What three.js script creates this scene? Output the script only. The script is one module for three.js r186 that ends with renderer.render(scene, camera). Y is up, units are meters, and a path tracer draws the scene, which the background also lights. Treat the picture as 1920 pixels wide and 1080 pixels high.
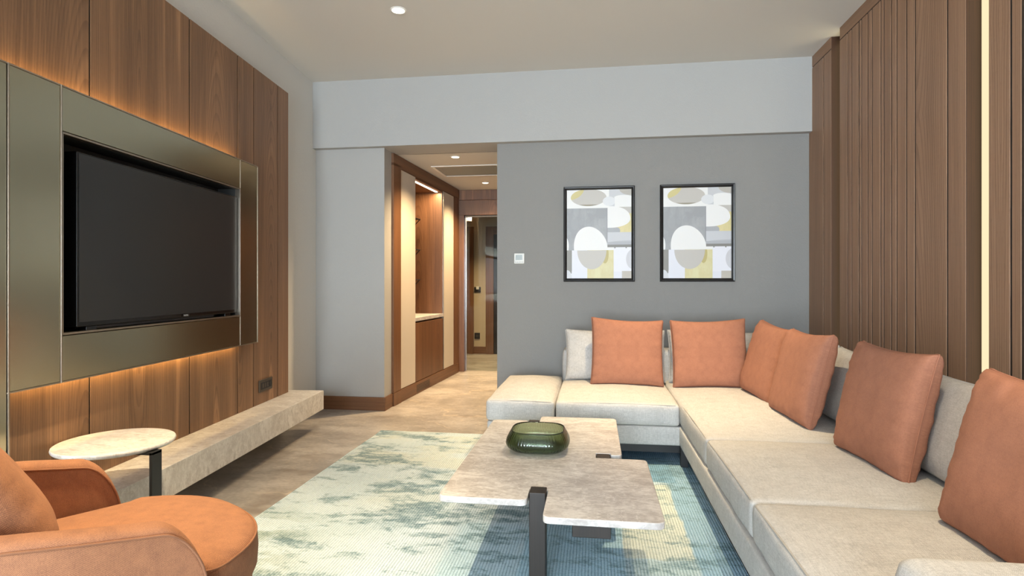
import * as THREE from 'three';
import { RoundedBoxGeometry } from 'three/addons/geometries/RoundedBoxGeometry.js';
import { mergeGeometries } from 'three/addons/utils/BufferGeometryUtils.js';
import { RectAreaLightUniformsLib } from 'three/addons/lights/RectAreaLightUniformsLib.js';

// ---------------------------------------------------------------- camera, sky, daylight, exposure
const scene = new THREE.Scene();
const renderer = new THREE.WebGLRenderer({ antialias: true });
renderer.toneMapping = THREE.LinearToneMapping;
renderer.toneMappingExposure = 1.03;
renderer.shadowMap.enabled = true;
RectAreaLightUniformsLib.init();
const R = THREE.MathUtils.degToRad;
const camera = new THREE.PerspectiveCamera(2 * THREE.MathUtils.radToDeg(Math.atan(540 / 1085)), 1920 / 1080, 0.05, 60);
camera.position.set(0, 1.15, 0);
camera.rotation.y = R(8.0);
camera.setViewOffset(1920, 1080, 0, 7, 1920, 1080);
scene.add(camera);
scene.background = new THREE.Color().setRGB(1.5, 1.75, 2.1);          // overcast daylight outside the windows behind the viewer
const WARM = new THREE.Color().setRGB(1.0, 0.78, 0.48);
const CORRIDOR = new THREE.Color().setRGB(1.0, 0.70, 0.38);
const DAY = new THREE.Color().setRGB(0.81, 0.915, 1.0);
const DOWN = 24, CORR = 22;
for (const [x, z, w, turn, I] of [[-0.75, 5.08, 1.55, 0, 40], [0.95, 5.08, 1.55, 0, 14], [-1.86, 1.25, 1.35, -90 + 5.2, 4]]) {   // daylight in the window bays behind and beside the viewer
  const l = new THREE.RectAreaLight(DAY, I, w, 2.3);
  l.name = 'window_daylight'; l.position.set(x, 1.36, z); l.rotation.y = R(turn); scene.add(l);
}

// ---------------------------------------------------------------- noise and textures
let seed = 7;
const rnd = () => { seed = (seed * 1664525 + 1013904223) >>> 0; return seed / 4294967296; };
const PERM = new Float32Array(65536); for (let i = 0; i < 65536; i++) PERM[i] = rnd();
const hsh = (i, j) => PERM[(Math.imul(i, 374761) + Math.imul(j, 668265) + Math.imul(i ^ (j * 31), 2246)) & 65535];
function vn(x, y) {
  const i = Math.floor(x), j = Math.floor(y), a = x - i, b = y - j, u = a * a * (3 - 2 * a), v = b * b * (3 - 2 * b);
  const p = hsh(i, j), q = hsh(i + 1, j), r = hsh(i, j + 1), s = hsh(i + 1, j + 1);
  return p + (q - p) * u + (r - p + (p - q - r + s) * u) * v;
}
function fbm(x, y, o = 4) { let t = 0, a = 0.5, n = 0; for (let k = 0; k < o; k++) { t += a * vn(x, y); n += a; a *= 0.5; x = x * 2.03 + 17.1; y = y * 2.03 + 5.7; } return t / n; }
const cl = (v) => v < 0 ? 0 : v > 1 ? 1 : v;
const sm = (a, b, x) => { x = cl((x - a) / (b - a)); return x * x * (3 - 2 * x); };
const lerp3 = (a, b, t) => [a[0] + (b[0] - a[0]) * t, a[1] + (b[1] - a[1]) * t, a[2] + (b[2] - a[2]) * t];
// f(x metres, y metres) -> [r, g, b] as sRGB 0..255; the picture covers w x h metres
function tex(px, py, w, h, f, srgb = true) {
  const d = new Uint8Array(px * py * 4);
  for (let j = 0; j < py; j++) for (let i = 0; i < px; i++) {
    const c = f((i + 0.5) / px * w, (j + 0.5) / py * h), k = (j * px + i) * 4;
    d[k] = cl(c[0] / 255) * 255; d[k + 1] = cl(c[1] / 255) * 255; d[k + 2] = cl(c[2] / 255) * 255; d[k + 3] = 255;
  }
  const t = new THREE.DataTexture(d, px, py, THREE.RGBAFormat);
  t.magFilter = THREE.LinearFilter; t.minFilter = THREE.LinearMipmapLinearFilter; t.generateMipmaps = true;
  t.wrapS = t.wrapT = THREE.MirroredRepeatWrapping; t.repeat.set(1 / w, 1 / h);
  if (srgb) t.colorSpace = THREE.SRGBColorSpace;
  t.needsUpdate = true; return t;
}
// plain-sawn walnut: rings of a slightly tilted log cut by a plane
function walnutTex(o) {
  return tex(512, 2048, 0.7, 2.8, (x, y) => {
    const wx = x + 0.035 * (fbm(x * 3 + o.s, y * 0.55 + o.s, 3) - 0.5) + 0.006 * (fbm(x * 14, y * 2.2 + o.s, 2) - 0.5);
    const dd = o.d + o.slope * (y - o.y0) + 0.05 * (fbm(y * 0.8 + o.s * 3, x * 1.5, 3) - 0.5);
    const r = Math.sqrt((wx - o.x0) ** 2 + dd * dd);
    const ring = r * o.freq * 1.5 + 1.4 * (fbm(x * 4 + 9 + o.s, y * 0.8, 3) - 0.5), fr = ring - Math.floor(ring);
    const late = sm(0.45, 0.97, fr) * (1 - sm(0.97, 1, fr));
    const band = fbm(r * 16 + o.s, y * 0.25, 3);
    const fib = fbm(x * 420, y * 7 + o.s, 3) - 0.5, fib2 = fbm(x * 110 + 3, y * 2.2, 2) - 0.5;
    const pore = sm(0.80, 0.93, vn(x * 620, y * 34 + o.s)) * 0.5;
    const streak = sm(0.6, 0.78, fbm(r * 26 + o.s, y * 0.5 + 3, 2)) * o.streak;
    let t = 0.42 + 0.42 * (o.calm ?? 1) * (band - 0.5) - 0.18 * late + (0.30 * fib + 0.26 * fib2) * (o.calm ? 0.7 : 1) - 0.20 * pore + 0.34 * streak;
    t = cl(t);
    let c = t < 0.5 ? lerp3(o.dark, o.mid, t * 2) : lerp3(o.mid, o.light, t * 2 - 1);
    return c;
  });
}
const WD = { dark: [100, 73, 52], mid: [141, 106, 77], light: [184, 141, 103] };
const woodT = [
  walnutTex({ s: 1.3, x0: 0.31, d: 0.03, slope: 0.085, y0: 0.7, freq: 62, streak: 0.8, ...WD }),
  walnutTex({ s: 5.9, x0: 0.44, d: 0.05, slope: -0.07, y0: 1.9, freq: 56, streak: 0.9, ...WD }),
  walnutTex({ s: 8.2, x0: -0.35, d: 0.12, slope: 0.03, y0: 1.2, freq: 70, streak: 0.35, ...WD }),
  walnutTex({ s: 3.7, x0: 0.36, d: 0.06, slope: 0.06, y0: 1.1, freq: 44, streak: 0.3, calm: 0.55, dark: [112, 83, 62], mid: [163, 127, 99], light: [200, 163, 132] }),
  walnutTex({ s: 6.1, x0: -0.5, d: 0.2, slope: -0.02, y0: 0.4, freq: 60, streak: 0.2, calm: 0.55, dark: [110, 82, 61], mid: [158, 122, 95], light: [196, 159, 128] }),
];
const stoneTex = (s, ca, cb, cc) => tex(1536, 1536, 1.6, 1.6, (x, y) => {
  const wx = x + 0.10 * (fbm(x * 5 + s, y * 5, 4) - 0.5), wy = y + 0.10 * (fbm(x * 5 + 8, y * 5 + s, 4) - 0.5);
  const a = fbm(wx * 6 + s, wy * 11, 5), b = fbm(wx * 26 + 3, wy * 60 + s, 4), d = fbm(x * 90, y * 130 + s, 3), v2 = 1 - Math.abs(2 * fbm(wx * 16 + 3, wy * 20 + s, 4) - 1);
  let c = lerp3(ca, cb, sm(0.28, 0.72, a * 0.46 + b * 0.28 + d * 0.26));
  c = lerp3(c, cc, 0.40 * sm(0.94, 0.995, v2));
  c = lerp3(c, [140, 132, 126], 0.28 * sm(0.60, 0.74, fbm(wx * 30, wy * 70 + s, 3)) * sm(0.40, 0.62, a));
  const g = (vn(x * 620, y * 620) - 0.5) * 14; return [c[0] + g, c[1] + g, c[2] + g];
});
const stoneT = stoneTex(2.2, [168, 161, 157], [216, 212, 208], [230, 227, 224]), stonePaleT = stoneTex(7.4, [194, 189, 183], [227, 224, 219], [238, 236, 232]);
const floorT = tex(2048, 2048, 5.2, 5.2, (x, y) => {
  const wx = x + 0.35 * (fbm(x * 1.1, y * 1.1 + 4, 5) - 0.5), wy = y + 0.35 * (fbm(x * 1.1 + 7, y * 1.1, 5) - 0.5);
  const a = fbm(wx * 1.7, wy * 3.2, 6), b = fbm(x * 9 + 3, y * 16, 4), g = fbm(x * 60, y * 85, 3);
  let c = lerp3([142, 136, 131], [190, 184, 178], sm(0.25, 0.75, 0.5 * a + 0.3 * b + 0.2 * g));
  const v = 1 - Math.abs(2 * fbm(wx * 0.85 + 1.7, wy * 1.3 + 2, 5) - 1), v2 = 1 - Math.abs(2 * fbm(wx * 2.1 + 11, wy * 2.8 + 7, 5) - 1), v3 = 1 - Math.abs(2 * fbm(wx * 5.5, wy * 6.5 + 17, 4) - 1);
  const brk = sm(0.35, 0.6, fbm(x * 2.2 + 5, y * 2.2, 3));
  c = lerp3(c, [222, 206, 182], 0.45 * sm(0.975, 0.998, v) * brk + 0.4 * sm(0.965, 0.998, v2) * brk + 0.22 * sm(0.95, 0.995, v3) * (1 - brk * 0.5));
  c = lerp3(c, [108, 96, 86], 0.35 * sm(0.62, 0.8, fbm(wx * 3.1 + 20, wy * 6, 4)));
  return c;
});
// woven cloth: two-tone twill/linen threads
const clothTex = (px, w, n, a, b, slub, twill) => tex(px, px, w, w, (x, y) => {
  const u = x / w * n, v = y / w * n, i = Math.floor(u), j = Math.floor(v);
  const up = twill ? ((i + j) % 3 === 0 || (i + j) % 3 === 1) : ((i + j) % 2 === 0);
  const fu = Math.sin(Math.PI * (u - i)), fv = Math.sin(Math.PI * (v - j));
  let t = up ? 0.62 + 0.25 * fu : 0.30 + 0.25 * fv;
  t += (up ? hsh(i, 7 + (j >> 3)) - 0.5 : hsh(j, 91 + (i >> 3)) - 0.5) * slub + (hsh(i + 300, j) - 0.5) * 0.25;
  t += (fbm(u * 0.05, v * 0.05, 2) - 0.5) * 0.25;
  return lerp3(a, b, cl(t));
});
const linenT = clothTex(1024, 0.40, 256, [152, 150, 147], [210, 207, 203], 0.55, false);
const terraT = clothTex(1024, 0.40, 256, [126, 84, 67], [174, 118, 92], 0.25, false);
const chairT = clothTex(1536, 0.42, 300, [104, 70, 55], [182, 126, 88], 0.12, true);
const wrinkleT = tex(512, 512, 0.8, 0.8, (x, y) => { const v = 255 * (0.6 * fbm(x * 9, y * 9, 4) + 0.4 * fbm(x * 40, y * 40, 3)); return [v, v, v]; }, false);
const plasterT = tex(512, 512, 0.7, 0.7, (x, y) => { const v = 255 * (0.5 * fbm(x * 60, y * 60, 4) + 0.5 * vn(x * 240, y * 240)); return [v, v, v]; }, false);
const brushT = tex(512, 512, 0.5, 0.5, (x, y) => { const v = 255 * (0.5 * vn(x * 900, y * 6) + 0.5 * vn(x * 300, y * 3)); return [v, v, v]; }, false);
// hand-knotted rug: patchwork of faded cream, aqua and blue fields with worn blotches; x across, y from the viewer's end to the far end
const RUG = { x0: -1.635, x1: 0.60, z0: -4.32, z1: -1.15 };
const rugW = RUG.x1 - RUG.x0, rugL = RUG.z1 - RUG.z0;
const rugT = tex(1536, 2048, rugW, rugL, (x, y) => {
  const X = RUG.x0 + x, Z = RUG.z1 - y;                       // where on the floor
  const n1 = (fbm(X * 40 + 3, Z * 14, 2) - 0.5) * 0.025, n2 = (fbm(X * 14, Z * 50 + 8, 2) - 0.5) * 0.03;
  const qx = X + n1, qz = Z + n2;
  let c = lerp3([190, 209, 219], [214, 229, 237], fbm(X * 3, Z * 5, 3));
  const inside = (a, b, p, q, e = 0.02) => sm(a - e, a + e, qx) * (1 - sm(b - e, b + e, qx)) * sm(p - e, p + e, qz) * (1 - sm(q - e, q + e, qz));
  c = lerp3(c, [208, 216, 209], (0.3 + 0.7 * sm(0.35, 0.65, fbm(X * 3 + 2, Z * 7, 3))) * (0.85 * inside(-1.62, -0.42, -4.4, -3.45, 0.16) + 0.55 * inside(-1.25, -0.4, -3.5, -2.75, 0.16)));
  c = lerp3(c, [164, 204, 224], 0.85 * inside(-0.30, 0.13, -3.0, -1.0, 0.015) * (0.75 + 0.25 * fbm(X * 4, Z * 6, 3)));
  c = lerp3(c, [180, 210, 224], 0.7 * inside(-0.62, -0.30, -2.72, -1.0, 0.05));
  c = lerp3(c, [122, 164, 192], 0.9 * inside(0.08, 0.47, -4.4, -3.40, 0.01));
  c = lerp3(c, [140, 178, 204], 0.85 * inside(0.415, 0.70, -4.4, -1.0, 0.01) * (0.8 + 0.2 * fbm(X * 4, Z * 6, 3)));
  c = lerp3(c, [212, 218, 206], 0.85 * inside(0.13, 0.415, -3.36, -2.45, 0.008));
  c = lerp3(c, [170, 196, 200], 0.6 * inside(0.13, 0.415, -2.45, -1.0, 0.03));
  // worn, darker knots
  const bx = X + 0.16 * (fbm(X * 6, Z * 6, 4) - 0.5), bz = Z + 0.06 * (fbm(X * 7 + 4, Z * 7, 3) - 0.5);
  const bl = fbm(bx * 5.6 + 1.5, bz * 13 + 2, 4), f2 = fbm(bx * 20 + 5, bz * 40, 4), f3 = vn(X * 110, Z * 150);
  const west = sm(-0.55, -1.25, X) * sm(-3.35, -2.75, Z), lay = fbm(X * 1.3 + 3, Z * 1.9 + 9, 2);
  const bt = (0.55 + 0.45 * vn(X * 160, Z * 120)) * sm(0.47 - 0.03 * west, 0.72 - 0.03 * west, bl * 0.54 + f2 * 0.30 + f3 * 0.10 + (lay - 0.5) * 0.22 + 0.03);
  c = lerp3(c, [100, 128, 138], 0.95 * bt);
  c = lerp3(c, [92, 108, 84], 0.40 * sm(0.48, 0.62, fbm(X * 4 + 40, Z * 9 + 2, 4)) * sm(-1.1, -1.6, X) * sm(-2.9, -2.3, Z));
  // ribs of knots running along the length
  const rib = Math.abs(((X * 78) % 1 + 1) % 1 - 0.5) * 2, jit = vn(X * 78, Z * 150);
  const g = (1 - sm(0.0, 0.42, rib)) * (0.35 + 0.65 * jit) * 40 + (vn(X * 240, Z * 240) - 0.5) * 22;
  return [c[0] - g * 1.05, c[1] - g * 0.9, c[2] - g * 0.8];
});
const rugB = tex(1536, 1024, rugW, rugL, (x, y) => {
  const X = RUG.x0 + x, rib = Math.abs(((X * 78) % 1 + 1) % 1 - 0.5) * 2;
  const v = 255 * (0.65 * sm(0, 0.5, rib) + 0.35 * vn(X * 300, y * 220)); return [v, v, v];
}, false);

// ---------------------------------------------------------------- materials
const std = (o) => new THREE.MeshStandardMaterial(o);
const hex = (r, g, b) => new THREE.Color().setRGB(r / 255, g / 255, b / 255, THREE.SRGBColorSpace);
const M = {
  wood: woodT.map((t) => std({ map: t, roughness: 0.48, bumpMap: t, bumpScale: 0.0004 })),
  woodDeep: woodT.map((t) => std({ map: t, color: hex(218, 202, 190), roughness: 0.45, bumpMap: t, bumpScale: 0.0003 })),
  woodEnd: std({ map: woodT[2], color: hex(116, 94, 80), roughness: 0.5 }),
  wall: std({ color: hex(174, 173, 170), roughness: 0.9, bumpMap: plasterT, bumpScale: 0.0012 }),
  wallLightened: std({ color: hex(212, 212, 209), roughness: 0.9, bumpMap: plasterT, bumpScale: 0.0012 }),  // wall grey lightened to make up for daylight the left wall lacks
  beam: std({ color: hex(176, 176, 174), roughness: 0.9, bumpMap: plasterT, bumpScale: 0.0008 }),
  feature: std({ color: hex(143, 142, 139), roughness: 0.9, bumpMap: plasterT, bumpScale: 0.0012 }),
  ceiling: std({ color: hex(214, 212, 206), roughness: 0.95 }),
  floor: std({ map: floorT, roughness: 0.34, bumpMap: floorT, bumpScale: 0.0004 }),
  stone: std({ map: stoneT, roughness: 0.38 }),
  stonePale: std({ map: stonePaleT, roughness: 0.38 }),
  bronze: std({ color: hex(176, 170, 146), metalness: 1, roughness: 0.22, bumpMap: brushT, bumpScale: 0.00002 }),
  trim: std({ color: hex(176, 164, 148), metalness: 1, roughness: 0.3 }),
  chrome: std({ color: hex(200, 202, 204), metalness: 1, roughness: 0.18 }),
  niche: std({ color: hex(40, 40, 38), roughness: 0.6 }),
  tvBody: std({ color: hex(12, 12, 13), roughness: 0.22 }),
  tvScreen: new THREE.MeshPhysicalMaterial({ color: hex(44, 45, 46), roughness: 0.30, specularIntensity: 1.0 }),
  black: std({ color: hex(26, 26, 28), roughness: 0.45 }),
  darkWood: std({ map: woodT[2], color: hex(70, 73, 84), roughness: 0.5, bumpMap: woodT[2], bumpScale: 0.0006 }),
  linen: std({ map: linenT, roughness: 0.95, bumpMap: linenT, bumpScale: 0.0006 }),
  linenPipe: std({ map: linenT, color: hex(236, 232, 226), roughness: 0.95 }),
  terra: std({ map: terraT, roughness: 0.95, bumpMap: terraT, bumpScale: 0.0006 }),
  chair: std({ map: chairT, roughness: 0.92, bumpMap: chairT, bumpScale: 0.0009 }),
  rug: std({ map: rugT, roughness: 1, bumpMap: rugB, bumpScale: 0.004 }),
  rugEdge: std({ color: hex(166, 182, 184), roughness: 1 }),
  lacquer: std({ color: hex(206, 197, 183), roughness: 0.5 }),
  hallWall: std({ color: hex(196, 180, 156), roughness: 0.9 }),
  plate: std({ color: hex(92, 84, 74), metalness: 0.7, roughness: 0.4 }),
  white: std({ color: hex(232, 232, 228), roughness: 0.5 }),
  lcd: std({ color: hex(120, 128, 122), roughness: 0.25 }),
  grille: std({ color: hex(150, 156, 154), roughness: 0.6 }),
  frame: std({ color: hex(22, 22, 23), roughness: 0.3 }),
  windowFrame: std({ color: hex(52, 52, 54), roughness: 0.5 }),
  glow: std({ color: 0xffffff, emissive: new THREE.Color().setRGB(1, 0.86, 0.62), emissiveIntensity: 6 }),
  ledBar: std({ color: 0x1c1a16, emissive: new THREE.Color().setRGB(1.0, 0.84, 0.52), emissiveIntensity: 1.0 }),
  ledWarm: std({ color: 0xffffff, emissive: new THREE.Color().setRGB(1.0, 0.55, 0.2), emissiveIntensity: 2 }),
  pane: new THREE.MeshPhysicalMaterial({ color: 0xffffff, roughness: 0, transmission: 1, thickness: 0, ior: 1.5 }),
  smokedPane: new THREE.MeshPhysicalMaterial({ color: hex(228, 232, 230), roughness: 0, specularIntensity: 0.35, transmission: 1, thickness: 0, ior: 1.5 }),
  glass: new THREE.MeshPhysicalMaterial({ color: 0xffffff, roughness: 0.02, transmission: 1, thickness: 0.006, ior: 1.5, attenuationColor: hex(96, 122, 84), attenuationDistance: 0.019 }),
};

// ---------------------------------------------------------------- helpers
const used = new Map();
function numbered(n) { const k = used.get(n) ?? 0; used.set(n, k + 1); return k ? n + '_' + String(k).padStart(3, '0') : n; }
function add(o, parent = scene) { parent.add(o); o.traverse((c) => { if (c.isMesh) { c.castShadow = true; c.receiveShadow = true; } }); return o; }
function mesh(name, g, m, parent = scene) { const o = new THREE.Mesh(g, m); o.name = parent === scene ? numbered(name) : name; return add(o, parent); }
function thing(name, label, category, [x, y, z] = [0, 0, 0], turn = 0, group) {
  const o = new THREE.Group(); o.name = numbered(name); o.position.set(x, y, z); o.rotation.y = turn;
  o.userData = { label, category }; if (group) o.userData.group = group; scene.add(o); return o;
}
function tag(o, label, category, group) { Object.assign(o.userData, { label, category }); if (group) o.userData.group = group; return o; }
function struct(name, g, m, label, category) { const o = new THREE.Mesh(g, m); o.name = name; o.userData = { kind: 'structure', label, category }; return add(o); }
function structGroup(name, label, category, [x, y, z] = [0, 0, 0], turn = 0) { const o = new THREE.Group(); o.name = name; o.position.set(x, y, z); o.rotation.y = turn; o.userData = { kind: 'structure', label, category }; scene.add(o); return o; }
// uv in metres from the face each vertex belongs to; grain = the axis along which the texture's height runs
function metreUV(g, grain = 'y', uo = [0, 0]) {
  const p = g.attributes.position, n = g.attributes.normal, uv = new Float32Array(p.count * 2);
  for (let i = 0; i < p.count; i++) {
    const x = p.getX(i), y = p.getY(i), z = p.getZ(i), a = Math.abs(n.getX(i)), b = Math.abs(n.getY(i)), c = Math.abs(n.getZ(i));
    let u, v;
    if (grain === 'y') { if (b > a && b > c) { u = x; v = z; } else { u = a > c ? z : x; v = y; } }
    else if (grain === 'x') { if (a > b && a > c) { u = y; v = z; } else { u = b > c ? z : y; v = x; } }
    else { if (c > a && c > b) { u = x; v = y; } else { u = a > b ? y : x; v = z; } }
    uv[2 * i] = u + uo[0]; uv[2 * i + 1] = v + uo[1];
  }
  g.setAttribute('uv', new THREE.BufferAttribute(uv, 2)); return g;
}
function bx(x0, x1, y0, y1, z0, z1, { bev = 0.002, grain = 'y', uo = [0, 0] } = {}) {
  const w = x1 - x0, h = y1 - y0, d = z1 - z0;
  const g = bev > 0 ? new RoundedBoxGeometry(w, h, d, 1, Math.min(bev, w / 2.1, h / 2.1, d / 2.1)) : new THREE.BoxGeometry(w, h, d);
  g.translate((x0 + x1) / 2, (y0 + y1) / 2, (z0 + z1) / 2);
  return metreUV(g, grain, uo);
}
const flat = (x0, x1, y0, y1, z0, z1, o = {}) => bx(x0, x1, y0, y1, z0, z1, { bev: 0, ...o });
const strip = (g) => { const q = g.index ? g.toNonIndexed() : g; for (const k of Object.keys(q.attributes)) if (!['position', 'normal', 'uv'].includes(k)) q.deleteAttribute(k); return q; };
const merge = (...gs) => mergeGeometries(gs.map(strip));
function smoothNormals(g) {
  const p = g.attributes.position, idx = g.index, acc = new Map(), key = (i) => Math.round(p.getX(i) * 2e4) + ',' + Math.round(p.getY(i) * 2e4) + ',' + Math.round(p.getZ(i) * 2e4);
  const keys = []; for (let i = 0; i < p.count; i++) { keys.push(key(i)); if (!acc.has(keys[i])) acc.set(keys[i], new THREE.Vector3()); }
  const a = new THREE.Vector3(), b = new THREE.Vector3(), c = new THREE.Vector3();
  const n = idx ? idx.count : p.count;
  for (let t = 0; t < n; t += 3) {
    const [i, j, k] = idx ? [idx.getX(t), idx.getX(t + 1), idx.getX(t + 2)] : [t, t + 1, t + 2];
    a.fromBufferAttribute(p, i); b.fromBufferAttribute(p, j); c.fromBufferAttribute(p, k);
    b.sub(a); c.sub(a); b.cross(c); for (const q of [i, j, k]) acc.get(keys[q]).add(b);
  }
  const nn = new Float32Array(p.count * 3);
  for (let i = 0; i < p.count; i++) { const v = acc.get(keys[i]).clone().normalize(); nn[3 * i] = v.x; nn[3 * i + 1] = v.y; nn[3 * i + 2] = v.z; }
  g.setAttribute('normal', new THREE.BufferAttribute(nn, 3)); return g;
}
// upholstered block: rounded edges, crowned top, slight bulge, faint unevenness; base centre at the origin
function softBox(w, h, d, { r = 0.03, crown = 0.02, bulge = 0.006, seg = 26, wob = 0.003, s = 0, sag = 0 } = {}) {
  const g = new THREE.BoxGeometry(w, h, d, seg, 10, seg), p = g.attributes.position, uv = g.attributes.uv, n = g.attributes.normal;
  const q = new THREE.Vector3(), c = new THREE.Vector3(), e = new THREE.Vector3(w / 2 - r, h / 2 - r, d / 2 - r);
  const dist = (v, half, rr) => { const t = v / half, m = (half - rr) / half; return v; };
  for (let i = 0; i < p.count; i++) {
    q.fromBufferAttribute(p, i);
    const ax = Math.abs(n.getX(i)), ay = Math.abs(n.getY(i));
    uv.setXY(i, ax > 0.5 ? q.z : q.x, ay > 0.5 ? q.z : q.y);
    // pack grid lines towards the edges so that the rounding is smooth
    for (const k of ['x', 'y', 'z']) { const half = k === 'x' ? w / 2 : k === 'y' ? h / 2 : d / 2, t = q[k] / half; q[k] = half * Math.sign(t) * (1 - Math.pow(Math.max(0, 1 - Math.abs(t)), 1.7)); }
    if (ax > 0.5) q.x = Math.sign(n.getX(i)) * w / 2; else if (ay > 0.5) q.y = Math.sign(n.getY(i)) * h / 2; else q.z = Math.sign(n.getZ(i)) * d / 2;
    const u = q.x / (w / 2), v = q.y / (h / 2), t = q.z / (d / 2);
    c.copy(q).clamp(e.clone().negate(), e);
    const off = q.clone().sub(c); if (off.length() > 1e-9) q.copy(c).add(off.normalize().multiplyScalar(r));
    const top = sm(-0.2, 1, v);
    q.y += top * crown * Math.max(0, 1 - Math.pow(Math.abs(u), 2.6)) * Math.max(0, 1 - Math.pow(Math.abs(t), 2.6));
    q.x += bulge * Math.sign(u) * Math.abs(u) * (1 - v * v) * (1 - t ** 4); q.z += bulge * Math.sign(t) * Math.abs(t) * (1 - v * v) * (1 - u ** 4);
    q.y += top * wob * 2 * (fbm(q.x * 6 + s, q.z * 6 + s * 2, 3) - 0.5);
    const wv = wob * 2 * (fbm(q.x * 8 + q.z * 8 + s, q.y * 9 + s, 2) - 0.5); q.x += wv * (Math.abs(u) > 0.98 ? 1 : 0) * Math.sign(u); q.z += wv * (Math.abs(t) > 0.98 ? 1 : 0) * Math.sign(t);
    p.setXYZ(i, q.x, q.y + h / 2, q.z);
  }
  return smoothNormals(g);
}
const tube = (pts, r, closed = false, seg = 6, n) => { const c = new THREE.CatmullRomCurve3(pts.map((v) => new THREE.Vector3(...v)), closed, 'centripetal'); return new THREE.TubeGeometry(c, n ?? pts.length * 3, r, seg, closed); };
// loose pillow standing in its own x-y plane: origin at the middle of its lower edge, front towards +z
function pillowShape(w, h, t, { s = 0, N = 34, pinch = 0.045, pow = 0.42, wr = 0.006, slump = 0.0, sagTop = 0.012 } = {}) {
  const P = [], UV = [], I = [];
  const at = (u, v, side) => {
    let x = w / 2 * u * (1 - pinch * (1 - v * v) * u * u), y = h / 2 * v * (1 - pinch * (1 - u * u) * v * v);
    y -= sagTop * (v > 0 ? v * v : 0) * Math.cos(u * 1.4 + (fbm(s, s, 1) - 0.5)) * 0.9;
    const e = Math.max(0, (1 - Math.abs(u) ** 3.4) * (1 - Math.abs(v) ** 3.4));
    let z = t / 2 * Math.pow(e, pow) * (1 - slump * v * 0.5);
    const nearU = sm(0.55, 0.95, Math.abs(u)) * (1 - sm(0.985, 1, Math.abs(u))), nearV = sm(0.55, 0.95, Math.abs(v)) * (1 - sm(0.985, 1, Math.abs(v)));
    z += wr * (nearU * (fbm(v * 9 + s * 3 + side, u * 1.6 + s, 3) - 0.5) * 2.4 + nearV * (fbm(u * 9 + s * 5 + side, v * 1.6, 3) - 0.5) * 2.4);
    z += 0.010 * (fbm(u * 1.7 + s + side * 3, v * 1.7 + s, 2) - 0.5) * Math.pow(e, 0.5);
    return [x, y + h / 2, Math.max(0, z) * side];
  };
  const pk = (k) => { const q = k / N * 2 - 1; return Math.sign(q) * (1 - Math.pow(Math.max(0, 1 - Math.abs(q)), 1.55)); };
  for (const side of [1, -1]) {
    const o = P.length / 3;
    for (let j = 0; j <= N; j++) for (let i = 0; i <= N; i++) { const u = pk(i), v = pk(j); P.push(...at(u, v, side)); UV.push(u * w / 2, v * h / 2); }
    for (let j = 0; j < N; j++) for (let i = 0; i < N; i++) { const a = o + j * (N + 1) + i, b = a + 1, c = a + N + 1, d = c + 1; side > 0 ? I.push(a, b, d, a, d, c) : I.push(a, d, b, a, c, d); }
  }
  const g = new THREE.BufferGeometry(); g.setAttribute('position', new THREE.Float32BufferAttribute(P, 3)); g.setAttribute('uv', new THREE.Float32BufferAttribute(UV, 2)); g.setIndex(I);
  smoothNormals(g);
  const edge = []; const K = 20;
  for (let k = 0; k < K; k++) edge.push(at(-1 + 2 * k / K, -1, 1)); for (let k = 0; k < K; k++) edge.push(at(1, -1 + 2 * k / K, 1));
  for (let k = 0; k < K; k++) edge.push(at(1 - 2 * k / K, 1, 1)); for (let k = 0; k < K; k++) edge.push(at(-1, 1 - 2 * k / K, 1));
  return [g, tube(edge, 0.0035, true, 6, 160)];
}
function pillow(name, label, category, [w, h, t], m, pos, turn, lean, roll, opt, group) {
  const o = thing(name, label, category, pos, 0, group);
  const [g, e] = pillowShape(w, h, t, opt);
  const mx = new THREE.Matrix4().makeRotationFromEuler(new THREE.Euler(-lean, turn, roll, 'YXZ')); g.applyMatrix4(mx); e.applyMatrix4(mx);
  mesh('cover', g, m, o); mesh('piping', e, m, o); return o;
}
function spot(name, x, y, z, intensity, parent, tx = x, tz = z, angle = 58, color = WARM) {
  const l = new THREE.SpotLight(color, intensity, 0, R(angle), 1.0, 2); l.name = name; l.position.set(x, y, z); l.target.position.set(tx, 0, tz);
  l.castShadow = true; l.shadow.radius = 1.6; l.shadow.mapSize.set(1024, 1024); scene.add(l, l.target); return l;
}
let plankNo = 0;
const uoff = () => [(++plankNo * 0.237) % 0.7, (plankNo * 0.611) % 1.1];

// ---------------------------------------------------------------- the room
const CEIL = 2.995, LOW = 2.39, ZB = -5.05, XR = 1.755;
struct('floor', flat(-3.4, 2.4, -0.1, 0, -10, 5.5, { uo: [1.1, 0.35] }), M.floor, 'polished brown marble floor with pale veins', 'floor');
struct('ceiling', flat(-3.4, 2.4, CEIL, CEIL + 0.12, ZB - 0.3, 5.5), M.ceiling, 'plain warm white main ceiling', 'ceiling');
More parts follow.
